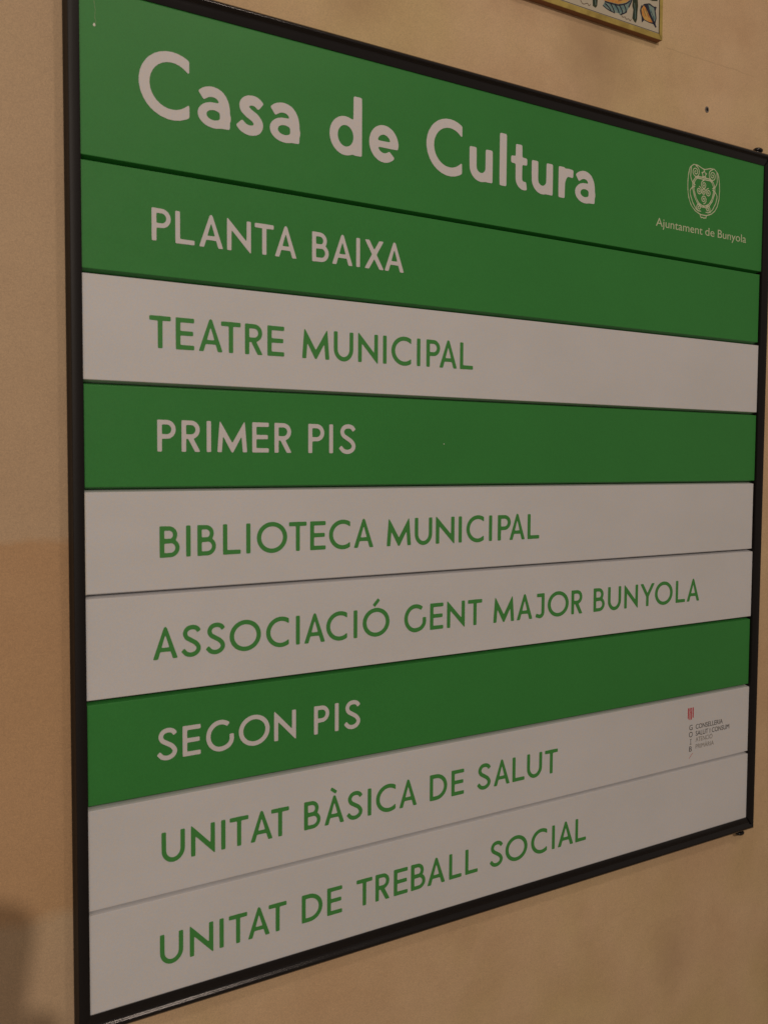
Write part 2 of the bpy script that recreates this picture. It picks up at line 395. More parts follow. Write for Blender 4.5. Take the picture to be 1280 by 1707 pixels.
wd = 0.150; hw = wd/2
ADV = dict(A=.82, B=.655, C=.85, D=.825, E=.61, G=.965, I=.155, J=.53, L=.62, M=1.05, N=.83, O=1.135, P=.615, R=.617, S=.68, T=.68, U=.785, X=.80, Y=.89)
def cap(c):
    g = G(); V = ADV['A' if c == 'À' else 'O' if c == 'Ó' else c]
    vline = lambda x, a=0, b_=1: g.poly([(x-hw, a), (x+hw, a), (x+hw, b_), (x-hw, b_)])
    hline = lambda y, a, b_, h=hw-.004: g.poly([(a, y-h), (b_, y-h), (b_, y+h), (a, y+h)])
    if c == 'I': vline(hw)
    elif c in 'PR':
        vline(hw); R_ = .225 if c == 'P' else .22
        yc = 1-hw-R_
        g.stroke([(hw, 1-hw), (.30, 1-hw)] + arc(V-hw-R_-.0, yc, R_, R_, 90, -90) + [(hw, yc-R_)], wd-.008)
        if c == 'R': g.poly([(.20, .45), (.385, .45), (V+.015, 0), (V-.165, 0)])
    elif c == 'B':
        vline(hw); r1 = .205; r2 = .237
        g.stroke([(hw, 1-hw)] + arc(V-.075-hw-r1, 1-hw-r1, r1, r1, 90, -90) + [(hw, 1-hw-2*r1)], wd-.012)
        g.stroke([(hw, hw+2*r2-.02)] + arc(V-hw-r2, hw+r2-.01, r2, r2-.01, 90, -90) + [(hw, hw)], wd-.012)
    elif c == 'D':
        vline(hw); g.stroke([(hw, 1-hw), (.26, 1-hw)] + arc(.30, .5, V-.30-hw, .5-hw, 90, -90, 30) + [(hw, hw)], wd)
    elif c == 'E':
        vline(hw); hline(1-hw, 0, V); hline(hw, 0, V); hline(.515, 0, V-.035)
    elif c == 'L': vline(hw); hline(hw, 0, V)
    elif c == 'T': hline(1-hw, 0, V); vline(V/2)
    elif c in 'AÀ':
        cx = V/2
        g.poly([(0, 0), (.165, 0), (cx+.062, .985), (cx, 1.045), (cx-.05, 1.0)]); g.poly([(V, 0), (V-.165, 0), (cx-.062, .985), (cx, 1.045), (cx+.05, 1.0)])
        g.poly([(.16, .235), (V-.16, .235), (V-.22, .365), (.22, .365)])
        if c == 'À': g.stroke([(.27, 1.29), (.49, 1.13)], .12)
    elif c == 'N':
        g.poly([(0, 0), (wd, 0), (wd, .85), (0, 1.03)]); g.poly([(V-wd, .15), (V, -.03), (V, 1), (V-wd, 1)])
        g.poly([(0, 1.03), (0, .82), (V-.02, -.03), (V, -.03), (V, .18), (.02, 1.03)])
    elif c == 'M':
        cx = V/2
        for s_ in (0, 1):
            f_ = (lambda x: x) if s_ == 0 else (lambda x: V-x)
            g.poly([(f_(0), 0), (f_(.155), 0), (f_(.215), .80), (f_(.085), 1.03)])
            g.poly([(f_(.085), 1.03), (f_(.07), .76), (f_(cx-.028), -.005), (f_(cx+.028), -.005), (f_(cx+.075), .17)])
    elif c == 'U':
        r_ = V/2-hw; g.stroke([(hw, 1), (hw, .42)] + arc(V/2, .40, r_, .40-hw+.02, 180, 360, 26) + [(V-hw, .42), (V-hw, 1)], wd)
    elif c in 'OÓ':
        g.ring(arc(V/2, .5, V/2, .525, 0, 360, 60)[:-1], arc(V/2, .5, V/2-.158, .525-.148, 0, 360, 60)[:-1])
        if c == 'Ó': g.stroke([(.46, 1.10), (.68, 1.33)], .125)
    elif c in 'C':
        o = arc(.555, .5, .555, .525, 36, 324, 50); i = arc(.555, .5, .40, .377, 36, 324, 50)
        d = g.poly(o + i[::-1], False); g.f = np.minimum(g.f, np.maximum(d, g.X-V))
    elif c == 'G':
        g.stroke(arc(.50, .5, .50-hw, .525-hw, 50, 285, 40), wd); g.stroke(spline([(.45, .052), (.59, .062), (.74, .115), (.845, .215), (V-hw, .33), (V-hw, .41), (V-hw, .515)], 8), wd)
    elif c == 'S':
        g.stroke(spline([(.615, .80), (.535, .905), (.385, .948), (.22, .905), (.135, .765), (.19, .62), (.34, .525), (.505, .42), (.60, .27), (.54, .125), (.37, .053), (.185, .09), (.055, .225)]), wd-.004)
    elif c == 'J':
        hline(1-hw, .13, V); g.stroke([(V-hw, 1), (V-hw, .28)] + arc(V-hw-.17, .235, .17, .175, 0, -95, 14) + [(.08, .12)], wd)
    elif c == 'X':
        g.poly([(0, 0), (.185, 0), (V-.01, 1), (V-.195, 1)]); g.poly([(V, 0), (V-.185, 0), (.01, 1), (.195, 1)])
    elif c == 'Y':
        cx = V/2; vline(cx, 0, .5); g.poly([(0, 1), (.175, 1), (cx+.075, .46), (cx-.06, .40)]); g.poly([(V, 1), (V-.175, 1), (cx-.075, .46), (cx+.06, .40)])
    return g.contours()

# heading letters (bolder, mixed case); widths in units of the cap height
wl = 0.172; hl = wl/2; XH = .62
LW = dict(C=.82, a=.552, s=.483, d=.651, e=.625, u=.56, l=.172, t=.41, r=.406)
def low(c):
    g = G(); V = LW[c]
    vline = lambda x, a, b_: g.poly([(x-hl, a), (x+hl, a), (x+hl, b_), (x-hl, b_)])
    if c == 'C':
        o = arc(.53, .5, .53, .525, 33, 327, 50); i = arc(.53, .5, .36, .362, 33, 327, 50)
        d = g.poly(o + i[::-1], False); g.f = np.minimum(g.f, np.maximum(d, g.X-V))
    elif c == 'a':
        g.stroke(spline([(.055, .465), (.15, .53), (.27, .552), (.385, .51), (.452, .41), (V-hl-.001, .31), (V-hl, .26)]), wl-.01)
        vline(V-hl, 0, .36)
        g.ring(arc(.285, .185, .285, .205, 0, 360, 40)[:-1], arc(.275, .187, .130, .082, 0, 360, 32)[:-1])
    elif c == 's':
        g.stroke(spline([(.43, .475), (.34, .545), (.22, .548), (.135, .49), (.13, .405), (.215, .335), (.32, .28), (.385, .19), (.345, .095), (.225, .062), (.11, .095), (.035, .17)]), wl-.012)
    elif c == 'd':
        vline(V-hl, 0, 1.02); g.ring(arc(.315, .31, .315, .335, 0, 360, 44)[:-1], arc(.32, .31, .160, .185, 0, 360, 40)[:-1])
    elif c == 'e':
        g.stroke(arc(.315, .31, .315-hl, .332-hl, -4, 318, 44), wl-.008)
        g.poly([(.10, .245), (V-.01, .245), (V-.01, .355), (.10, .355)])
    elif c == 'u':
        vline(V-hl, 0, XH); g.stroke([(hl, XH), (hl, .27)] + arc(V/2, .265, V/2-hl, .265-hl+.015, 180, 360, 24) + [(V-hl, .35)], wl-.004)
    elif c == 'l': vline(hl, 0, 1.0)
    elif c == 't':
        g.stroke([(.20, .86), (.20, .22)] + arc(.33, .20, .13, .125, 180, 275, 12) + [(.40, .085)], wl-.008)
        g.poly([(0, .48), (V, .48), (V, .62), (0, .62)])
    elif c == 'r':
        vline(hl, 0, XH); g.stroke(spline([(.10, .33), (.14, .44), (.23, .52), (.40, .515)]), wl-.01)
    return g.contours()

TH = 0.00035
def extrude_loops(loops, sx_, sy_=None, th=TH):
    """loops in glyph units -> mesh lying on the xz plane, th thick, front face towards -y"""
    sy_ = sy_ or sx_
    cu = bpy.data.curves.new('glyph', 'CURVE'); cu.dimensions = '2D'; cu.fill_mode = 'BOTH'; cu.extrude = th/2
    for lp in loops:
        sp = cu.splines.new('POLY'); sp.points.add(len(lp)-1)
        for q, (x, y) in zip(sp.points, lp): q.co = (x*sx_, y*sy_, 0, 1)
        sp.use_cyclic_u = True
    o = bpy.data.objects.new('tmp', cu); C.objects.link(o)
    bpy.context.view_layer.update()
    me = bpy.data.meshes.new_from_object(o.evaluated_get(bpy.context.evaluated_depsgraph_get()))
    bpy.data.objects.remove(o); bpy.data.curves.remove(cu)
    me.transform(Matrix.Rotation(math.pi/2, 4, 'X'))
    me.transform(Matrix.Translation((0, -th/2 - 0.00002, 0)))
    for p in me.polygons: p.use_smooth = False
    return me
cache = {}
def glyph(c, kind, scale, m):
    k = (c, kind, round(scale, 5), m.name)
    if k not in cache:
        if (c, kind) not in cache: cache[(c, kind)] = cap(c) if kind == 'cap' else low(c)
        me = extrude_loops(cache[(c, kind)], scale); me.materials.append(m); cache[k] = me
    return cache[k]
def put(me, x, yd, pi, m, name='letter', rot=0.0, sxx=1.0):
    o = obj(name, me, m, panels[pi])
    o.location = SI @ W(x, yd, zo[pi]); o.rotation_euler = (0, rot, 0); o.scale = (sxx, 1, 1)
    return o

LINES = [  # panel, baseline, letters as (character, left, right) in metres along the sign
 (1, .2263, "P:.0679-.0874 L:.0918-.1121 A:.1168-.1424 N:.1467-.1734 T:.1776-.1993 A:.2008-.2259 B:.2449-.2652 A:.2695-.2951 I:.2999-.3047 X:.3106-.3359 A:.3370-.3629"),
 (2, .3308, "T:.0647-.0867 E:.0917-.1110 A:.1158-.1414 T:.1399-.1615 R:.1663-.1860 E:.1918-.2115 M:.2328-.2662 U:.2719-.2963 N:.3029-.3284 I:.3356-.3402 C:.3467-.3738 I:.3816-.3869 P:.3952-.4147 A:.4139-.4392 L:.4440-.4632"),
 (3, .4329, "P:.0723-.0910 R:.0973-.1165 I:.1241-.1286 M:.1355-.1685 E:.1746-.1933 R:.2000-.2200 P:.2404-.2605 I:.2665-.2713 S:.2785-.3002"),
 (4, .5391, "B:.0735-.0947 I:.1014-.1061 B:.1136-.1333 L:.1411-.1610 I:.1672-.1723 O:.1796-.2148 T:.2174-.2383 E:.2430-.2620 C:.2664-.2933 A:.2983-.3239 M:.3419-.3754 U:.3808-.4054 N:.4104-.4386 I:.4438-.4500 C:.4563-.4827 I:.4901-.4966 P:.5041-.5260 A:.5240-.5479 L:.5531-.5722"),
 (5, .6418, "A:.0661-.0919 S:.0956-.1167 S:.1217-.1435 O:.1484-.1841 C:.1902-.2173 I:.2256-.2309 A:.2360-.2618 C:.2635-.2900 I:.2983-.3038 Ó:.3104-.3467 G:.3670-.3981 E:.4038-.4230 N:.4285-.4554 T:.4599-.4818 M:.4997-.5329 A:.5373-.5632 J:.5665-.5834 O:.5888-.6256 R:.6304-.6496 B:.6703-.6910 U:.6971-.7216 N:.7282-.7544 Y:.7592-.7875 O:.7885-.8247 L:.8314-.8508 A:.8544-.8818"),
 (6, .7450, "S:.0692-.0909 E:.0965-.1161 G:.1218-.1531 O:.1586-.1943 N:.1997-.2260 P:.2485-.2675 I:.2749-.2796 S:.2865-.3080"),
 (7, .8503, "U:.0735-.0982 N:.1048-.1311 I:.1379-.1432 T:.1478-.1691 A:.1715-.1977 T:.1961-.2173 B:.2360-.2567 À:.2619-.2867 S:.2902-.3113 I:.3180-.3235 C:.3295-.3565 A:.3622-.3862 D:.4057-.4308 E:.4378-.4564 S:.4767-.4986 A:.5034-.5291 L:.5335-.5537 U:.5576-.5834 T:.5880-.6104"),
 (8, .9550, "U:.0712-.0958 N:.1032-.1287 I:.1359-.1408 T:.1468-.1673 A:.1686-.1943 T:.1930-.2145 D:.2334-.2595 E:.2655-.2849 T:.3042-.3249 R:.3298-.3485 E:.3549-.3746 B:.3792-.4004 A:.4030-.4295 L:.4359-.4539 L:.4604-.4793 S:.4985-.5198 O:.5238-.5607 C:.5666-.5942 I:.6022-.6085 A:.6122-.6416 L:.6447-.6637"),
]
CAP = 0.0317
BASE_FIX = {7: (0.8516, 0.8491), 8: (0.9581, 0.9518)}
for pi, base_y, txt in LINES:
    m = VWHITE if kinds[pi] == 'G' else VGREEN
    for tok in txt.split():
        c, ab = tok.split(':'); a, b_ = map(float, ab.split('-'))
        V = ADV['A' if c == 'À' else 'O' if c == 'Ó' else c] * CAP
        yb = base_y
        if pi in BASE_FIX:
            l_, r_ = BASE_FIX[pi]; yb = l_ + (r_-l_) * min(1, max(0, (a-0.07)/0.55))
        sxx = 1.0 + 0.5*(((b_-a)/V) - 1.0) if c != 'I' else 1.0
        sxx = min(1.06, max(0.95, sxx))
        put(glyph(c, 'cap', CAP, m), (a+b_)/2 - V*sxx/2, yb, pi, m, sxx=sxx)
HC = 0.0625
for tok in "C:.0560-.1072 a:.1157-.1502 s:.1578-.1884 a:.1946-.2292 d:.2656-.3063 e:.3154-.3545 C:.3927-.4438 u:.4546-.4898 l:.5005-.5112 t:.5183-.5438 u:.5512-.5862 r:.5958-.6212 a:.6240-.6590".split():
    c, ab = tok.split(':'); a, b_ = map(float, ab.split('-'))
    put(glyph(c, 'low', HC, VWHITE), (a+b_)/2 - LW[c]*HC/2, 0.1060, 0, VWHITE)

# small print: built-in font as flat mesh
def small_text(s, h, width, x, yd, pi, m, name='lettering', bold=0.0, cap_units=0.729):
    cu = bpy.data.curves.new('text', 'FONT'); cu.body = s; cu.size = h / cap_units; cu.extrude = 0.00005; cu.offset = bold
    o = bpy.data.objects.new('tmp', cu); C.objects.link(o); bpy.context.view_layer.update()
    me = bpy.data.meshes.new_from_object(o.evaluated_get(bpy.context.evaluated_depsgraph_get()))
    bpy.data.objects.remove(o)
    me.transform(Matrix.Rotation(math.pi/2, 4, 'X'))
    xs = [q.co.x for q in me.vertices]; w0 = max(xs)-min(xs)
    me.transform(Matrix.Translation((-min(xs), -0.00008, 0)))
    me.transform(Matrix.Diagonal((width/w0, 1, 1, 1)))
    me.materials.clear(); me.materials.append(m)
    return put(me, x, yd, pi, m, name)
small_text('Ajuntament', 0.0119, 0.0950, 0.7744, 0.1178, 0, PRINT, bold=-0.00004)
small_text('de', 0.0119, 0.0198, 0.8753, 0.1176, 0, PRINT, bold=-0.00004)
small_text('Bunyola', 0.0119, 0.0630, 0.9024, 0.1174, 0, PRINT, bold=-0.00004)

# line drawings (crest) : strokes as one thin mesh through the same contour tool
def draw(strokes, x, yd, scale, pi, m, wline, name, fills=(), sx_=None):
    xs = [p[0] for s in strokes for p in s] + [p[0] for s in fills for p in s]; ysv = [p[1] for s in strokes for p in s] + [p[1] for s in fills for p in s]
    g = G(step=0.006, x0=min(xs)-.08, x1=max(xs)+.08, y0=min(ysv)-.08, y1=max(ysv)+.08)
    for s in strokes: 
        P = s
        for a, b_ in zip(P, P[1:]):
            if math.hypot(a[0]-b_[0], a[1]-b_[1]) < 1e-6: continue
            ax_, ay_ = a; ex, ey = b_[0]-ax_, b_[1]-ay_
            wx, wy = g.X-ax_, g.Y-ay_; tt = np.clip((wx*ex+wy*ey)/(ex*ex+ey*ey), 0, 1)
            g.f = np.minimum(g.f, np.sqrt((wx-ex*tt)**2+(wy-ey*tt)**2) - wline/2)
    for s in fills: g.poly(s)
    me = extrude_loops(g.contours(0.005), scale if sx_ is None else sx_, scale, 0.0001); me.materials.append(m)
    return put(me, x, yd, pi, m, name)
def spiral(cx, cy, r0, turns, a0, cw=1, n=40, r1=0.1):
    return [(cx + r0*(1-(1-r1)*k/n)*math.cos(math.radians(a0) + cw*2*math.pi*turns*k/n), cy + r0*(1-(1-r1)*k/n)*math.sin(math.radians(a0) + cw*2*math.pi*turns*k/n)) for k in range(n+1)]
# crest, in units of its height (0 bottom .. 1 top), centre x = 0
cr = []
outer = spline([(-.30, .985), (-.41, .90), (-.455, .72), (-.46, .52), (-.435, .35), (-.35, .19), (-.20, .085), (0, .045), (.20, .085), (.35, .19), (.435, .35), (.46, .52), (.455, .72), (.41, .90), (.30, .985)], 6)
cr.append(outer)
cr.append(spline([(-.30, .985), (-.20, .985), (-.10, .955), (0, .935), (.10, .955), (.20, .985), (.30, .985)], 5))
for s_ in (-1, 1):
    cr.append(spiral(s_*.245, .85, .115, 2.1, 90, s_, 46))
    cr.append([(s_*x, y) for x, y in spline([(.37, .93), (.385, .80), (.38, .72), (.33, .64), (.25, .60)], 5)])
    cr.append([(s_*x, y) for x, y in spline([(.255, .57), (.33, .54), (.39, .47), (.37, .36), (.29, .22), (.19, .125), (.07, .115)], 5)])
    cr.append(spiral(s_*.13, .185, .075, 1.7, 270, s_, 34))
    cr.append(spiral(s_*.135, .505, .082, 1.9, 90, s_, 34))
    cr.append([(s_*x, y) for x, y in spline([(.0, .735), (.12, .745), (.22, .72), (.285, .62), (.28, .50), (.235, .38), (.155, .28), (.06, .235), (0, .225)], 5)])
    cr.append([(s_*x, y) for x, y in spline([(.0, .765), (.13, .775), (.25, .735), (.32, .63), (.315, .50), (.265, .37), (.18, .26), (.07, .205), (0, .198)], 5)])
cr.append(spiral(0, .635, .085, 1.9, 90, 1, 34)); cr.append(spiral(0, .495, .07, 1.7, 0, 1, 30)); cr.append(spiral(0, .355, .085, 1.9, 270, 1, 34))
for k in range(1):
    st = []
    for q in range(11):
        rr = .075 if q % 2 == 0 else .038
        st.append((rr*math.cos(math.radians(90+36*q)), .84 + rr*math.sin(math.radians(90+36*q))))
    cr.append(st)
cr.append([(-.09, .03), (-.06, -.01), (-.02, .005), (.02, -.01), (.05, .005), (.08, .0), (.09, .035)])
draw(cr, 0.8702, 0.0938, 0.0720, 0, PRINT, 0.019, 'crest_emblem', sx_=0.0730)

# health department logo on the white panel
logo = 7
sh_f = []
for k in range(4):
    xa = -.44 + k*.245; 
    bot = [(.14, .0, .0, .14)][0][k]; 
    sh_f.append([(xa, .18 if k in (0, 3) else .06), (xa+.145, .06 if k == 0 else .0 if k < 3 else .14), (xa+.145, 1.0), (xa, 1.0)])
draw([[(-.28, .88), (.12, .50)]], 0.8692, 0.8170, 0.0182, logo, REDINK, 0.02, 'shield_emblem', fills=sh_f, sx_=0.0142)
for ch, yb in (('G', .8320), ('O', .8424), ('B', .8638)):
    small_text(ch, 0.0082, {'G': .0070, 'O': .0078, 'I': .0040, 'B': .0056}[ch], 0.8703 - {'G': .0070, 'O': .0078, 'I': .0040, 'B': .0056}[ch]/2, yb, logo, INK, 'letter')
bm = bmesh.new()
for x0_, x1_, y0_, y1_ in ((.8686, .8723, .8454, .8461), (.8686, .8723, .8526, .8533), (.87, .8709, .8461, .8526)):
    bm.faces.new([bm.verts.new(SI @ W(x, y, zo[logo] - 0.00012)) for x, y in ((x0_, y1_), (x1_, y1_), (x1_, y0_), (x0_, y0_))])
obj('letter', bm, INK, panels[logo])
bm = bmesh.new()
pts = [(0.8671, 0.8738), (0.8682, 0.8738), (0.8755, 0.8670), (0.8744, 0.8670)]
bm.faces.new([bm.verts.new(SI @ W(x, y, zo[logo] - 0.00012)) for x, y in pts])
obj('slash_mark', bm, REDINK, panels[logo])
small_text('CONSELLERIA', 0.0074, 0.0600, 0.8808, 0.8319, logo, INK)
small_text('SALUT I CONSUM', 0.0074, 0.0752, 0.8810, 0.8420, logo, INK)
small_text('ATENCIÓ', 0.0070, 0.0370, 0.8812, 0.8510, logo, GREYINK, bold=-0.00002)
small_text('PRIMÀRIA', 0.0070, 0.0402, 0.8815, 0.8615, logo, GREYINK, bold=-0.00002)

# a dried drip and a dust speck on the panels
SPOT = mat('dried_white_drip', (0.85, 0.82, 0.75), 0.4, 0.5)
def blob(x, yd, rx_, ry_, pi, name):
    bm = bmesh.new(); bmesh.ops.create_uvsphere(bm, u_segments=12, v_segments=8, radius=1)
    for q in bm.verts: q.co = SI @ W(x + q.co.x*rx_*(1 - .35*q.co.z), yd - q.co.z*ry_, zo[pi] + q.co.y*0.0004)
    smooth(obj(name, bm, SPOT, panels[pi]))
blob(.0142, .0339, .0011, .0017, 0, 'paint_drip'); blob(.4218, .4206, .0007, .0007, 3, 'dust_speck')
SCR = mat('scratch', (0.22, 0.33, 0.16), 0.6, 0.4)
bm = bmesh.new()
P = spline([(.0150, .003), (.0142, .012), (.0152, .020), (.0147, .027), (.0158, .030), (.0148, .0325)], 4)
for a, b_ in zip(P, P[1:]):
    wq = 0.00018 + 0.00012*random.random()
    bm.faces.new([bm.verts.new(SI @ W(x, y, -0.00006)) for x, y in ((a[0]-wq, a[1]), (a[0]+wq, a[1]), (b_[0]+wq, b_[1]), (b_[0]-wq, b_[1]))])
obj('scratch', bm, SCR, panels[0])

# ------------------------------------------------------------------ ceramic plaque
PX, PY, PT = 0.78354, -0.13162, 0.0100
plaque = empty('tile_plaque', W(PX - 0.2, PY, WZ), 'yellow edged ceramic tile plaque painted with flowers on the wall above the sign', 'plaque')
plaque.rotation_euler = (0, math.radians(-0.35), 0)
def Q(u, v_, z=0.0): return Vector((0.2 + u, -PT + z, v_))     # plaque coordinates: from its bottom right corner; z 0 = front
YEL = mat('yellow_glaze', (0.50, 0.36, 0.065), 0.35, 0.5)
yv = tex(YEL); YEL.node_tree.links.new(ramp(YEL, noise(YEL, yv, 60, 4).outputs['Fac'], [(0.35, (0.34, 0.25, 0.06)), (0.65, (0.50, 0.385, 0.10))]), YEL.node_tree.nodes['Principled BSDF'].inputs['Base Color'])
GLZ = mat('white_glaze', (0.55, 0.50, 0.39), 0.25, 0.5)
CLAY = mat('fired_clay', (0.30, 0.15, 0.08), 0.85, 0.2)
def glaze(name, c1, c2, sc=150):
    m_ = mat(name, c1, 0.35, 0.5); vv = tex(m_)
    m_.node_tree.links.new(ramp(m_, noise(m_, vv, sc, 3).outputs['Fac'], [(0.40, c1), (0.60, c2)]), m_.node_tree.nodes['Principled BSDF'].inputs['Base Color']); return m_
ORG = glaze('orange_glaze', (0.62, 0.24, 0.05), (0.60, 0.38, 0.10))
TEAL = glaze('blue_glaze', (0.13, 0.24, 0.24), (0.24, 0.32, 0.28), 240)
DGR = glaze('dark_green_glaze', (0.020, 0.040, 0.022), (0.045, 0.055, 0.02))
NAVY = glaze('dark_blue_glaze', (0.012, 0.014, 0.035), (0.03, 0.03, 0.05))
BRN = mat('brown_line_glaze', (0.16, 0.11, 0.07), 0.4, 0.5)
PW, PH, BW = 0.40, 0.30, 0.0072
bm = bmesh.new()
outl = [(0, 0), (0, PH), (-PW, PH), (-PW, 0)]
fr = [bm.verts.new(Q(u, v_, 0.0012)) for u, v_ in outl]; bk = [bm.verts.new(Q(u, v_, PT)) for u, v_ in outl]
for k in range(4): bm.faces.new((fr[k], fr[(k+1) % 4], bk[(k+1) % 4], bk[k]))
bm.faces.new(fr); bm.faces.new(bk[::-1]); bmesh.ops.recalc_face_normals(bm, faces=bm.faces)
obj('clay_body', bm, CLAY, plaque)
def slab(name, P, m_, z0, z1, parent=plaque, holes=None):
    bm = bmesh.new()
    f_ = [bm.verts.new(Q(u, v_, z0)) for u, v_ in P]; k_ = [bm.verts.new(Q(u, v_, z1)) for u, v_ in P]
    for k in range(len(P)): bm.faces.new((f_[k], f_[(k+1) % len(P)], k_[(k+1) % len(P)], k_[k]))
    fa = bm.faces.new(f_); bm.faces.new(k_[::-1])
    bmesh.ops.recalc_face_normals(bm, faces=bm.faces); bmesh.ops.triangulate(bm, faces=[q for q in bm.faces if len(q.verts) > 4])
    return obj(name, bm, m_, parent)
slab('painted_field', [(-BW, BW), (-BW, PH-BW), (-PW+BW, PH-BW), (-PW+BW, BW)], GLZ, 0.0002, 0.0011)
g_ = 0.0002
slab('yellow_border', [(-PW, 0.0), (0, 0.0), (-BW+g_, BW-g_), (-PW+BW-g_, BW-g_)], YEL, 0.0, 0.0011)
slab('yellow_border', [(0, 0.0), (0, PH), (-BW*0.8+g_, PH-BW+g_), (-BW*0.8+g_, BW-g_)], YEL, 0.0, 0.0010)
slab('yellow_border', [(0, PH), (-PW, PH), (-PW+BW-g_, PH-BW+g_), (-BW+g_, PH-BW+g_)], YEL, 0.0, 0.0011)
slab('yellow_border', [(-PW, PH), (-PW, 0), (-PW+BW-g_, BW-g_), (-PW+BW-g_, PH-BW+g_)], YEL, 0.0, 0.0010)
L_ = BW + 0.0004; tk = 0.0006
for (a, b_) in (((-PW+L_, L_), (-L_+.0015, L_+tk)), ((-L_+.0015-tk, L_+tk), (-L_+.0015, PH-L_-tk)), ((-PW+L_, PH-L_-tk), (-L_+.0015, PH-L_)), ((-PW+L_, L_+tk), (-PW+L_+tk, PH-L_-tk))):
    slab('border_line', [(a[0], a[1]), (b_[0], a[1]), (b_[0], b_[1]), (a[0], b_[1])], NAVY, 0.00005, 0.0006)
FL = {'o': [(-0.036, 0.0396), (-0.0262, 0.0427), (-0.0162, 0.0404), (-0.0118, 0.0415), (-0.0137, 0.0356), (-0.0118, 0.0266), (-0.0136, 0.0194), (-0.0119, 0.0141), (-0.0166, 0.0173), (-0.0256, 0.0172), (-0.0355, 0.0183), (-0.0397, 0.0143), (-0.0395, 0.02), (-0.0426, 0.0286), (-0.0399, 0.036)],
      'a': [(-0.037, 0.0375), (-0.0309, 0.0341), (-0.0248, 0.0275), (-0.0187, 0.0193), (-0.0256, 0.0182), (-0.0351, 0.0194), (-0.0396, 0.024), (-0.0411, 0.031)],
      'b': [(-0.0281, 0.0409), (-0.0171, 0.0388), (-0.0156, 0.0338), (-0.0138, 0.0261), (-0.0153, 0.021), (-0.0219, 0.0282), (-0.026, 0.0353)]}
P1 = [(-0.0570, 0.060), (-0.0575, 0.0396), (-0.0583, 0.0315), (-0.0562, 0.0267), (-0.0579, 0.0156), (-0.0539, 0.0119), (-0.051, 0.0112), (-0.0488, 0.0164), (-0.0484, 0.0259), (-0.0472, 0.0342), (-0.0482, 0.0419), (-0.0500, 0.060)]
P2 = [(-0.1302, 0.045), (-0.1302, 0.0216), (-0.1297, 0.014), (-0.1246, 0.0126), (-0.1219, 0.0159), (-0.1211, 0.0238), (-0.1225, 0.045)]
BO = [(-0.1129, 0.0259), (-0.1046, 0.026), (-0.084, 0.0275), (-0.0708, 0.0324), (-0.0632, 0.0382), (-.070, .052), (-.090, .060), (-.108, .050), (-.116, .036)]
BT = [(-0.1092, 0.0236), (-0.1118, 0.0183), (-0.1050, 0.0172), (-0.0988, 0.0157), (-0.092, .0148), (-0.0837, 0.0160), (-0.080, .0138), (-0.0724, 0.0194), (-.069, .0200), (-0.0631, 0.0303), (-0.0598, 0.0391), (-0.0708, 0.0321), (-0.084, 0.0273), (-0.1046, 0.0256)]
def squig(P, wq, dx=0, dy=0, name='painted_stroke', m_=None):
    P = spline([(x+dx, y+dy) for x, y in P], 5); A = np.array(P); T = np.gradient(A, axis=0); T /= np.linalg.norm(T, axis=1)[:, None]
    Nn = np.stack([-T[:, 1], T[:, 0]], 1)*wq
    slab(name, [tuple(q) for q in np.vstack([A+Nn, (A-Nn)[::-1]])], m_ or BRN, -0.00006, 0.0005)
def motif(dx, dy):
    f = lambda P: [(x+dx, y+dy) for x, y in P]
    slab('painted_flower', f(FL['o']), NAVY, 0.00012, 0.0005)
    slab('painted_petal', f(FL['a']), ORG, 0.00004, 0.0004); slab('painted_petal', f(FL['b']), TEAL, 0.00004, 0.0004)
    slab('painted_leaf', f(P1), DGR, 0.00012, 0.0005); slab('painted_leaf', f(P2), DGR, 0.00012, 0.0005)
    slab('painted_petal', f(BT), TEAL, 0.00012, 0.0005); slab('painted_flower', f(BO), ORG, 0.00002, 0.0004)
    for P in ([(-.108, .0225), (-.102, .0195), (-.097, .0160)], [(-.098, .0245), (-.094, .020), (-.091, .0155)], [(-.090, .0250), (-.085, .021), (-.0825, .0165)], [(-.082, .0262), (-.077, .021), (-.0760, .0165)], [(-.0735, .029), (-.0700, .0240), (-.0705, .0205)], [(-.1085, .0246), (-.095, .0252), (-.084, .0262), (-.0705, .0312), (-.062, .0375)]):
        squig(P, .0009, dx, dy, 'painted_stroke', NAVY)
    squig([(-0.0785, 0.0165), (-0.0760, 0.0128), (-.0715, .0140), (-0.0690, 0.0118), (-0.0646, 0.0131), (-0.062, 0.0112), (-.0598, .0138)], .0004, dx, dy)
    squig([(-0.1520, 0.0175), (-.1485, .0128), (-0.1445, 0.0126), (-0.1392, 0.0148), (-.1365, .0125), (-0.1337, 0.0149)], .0004, dx, dy)
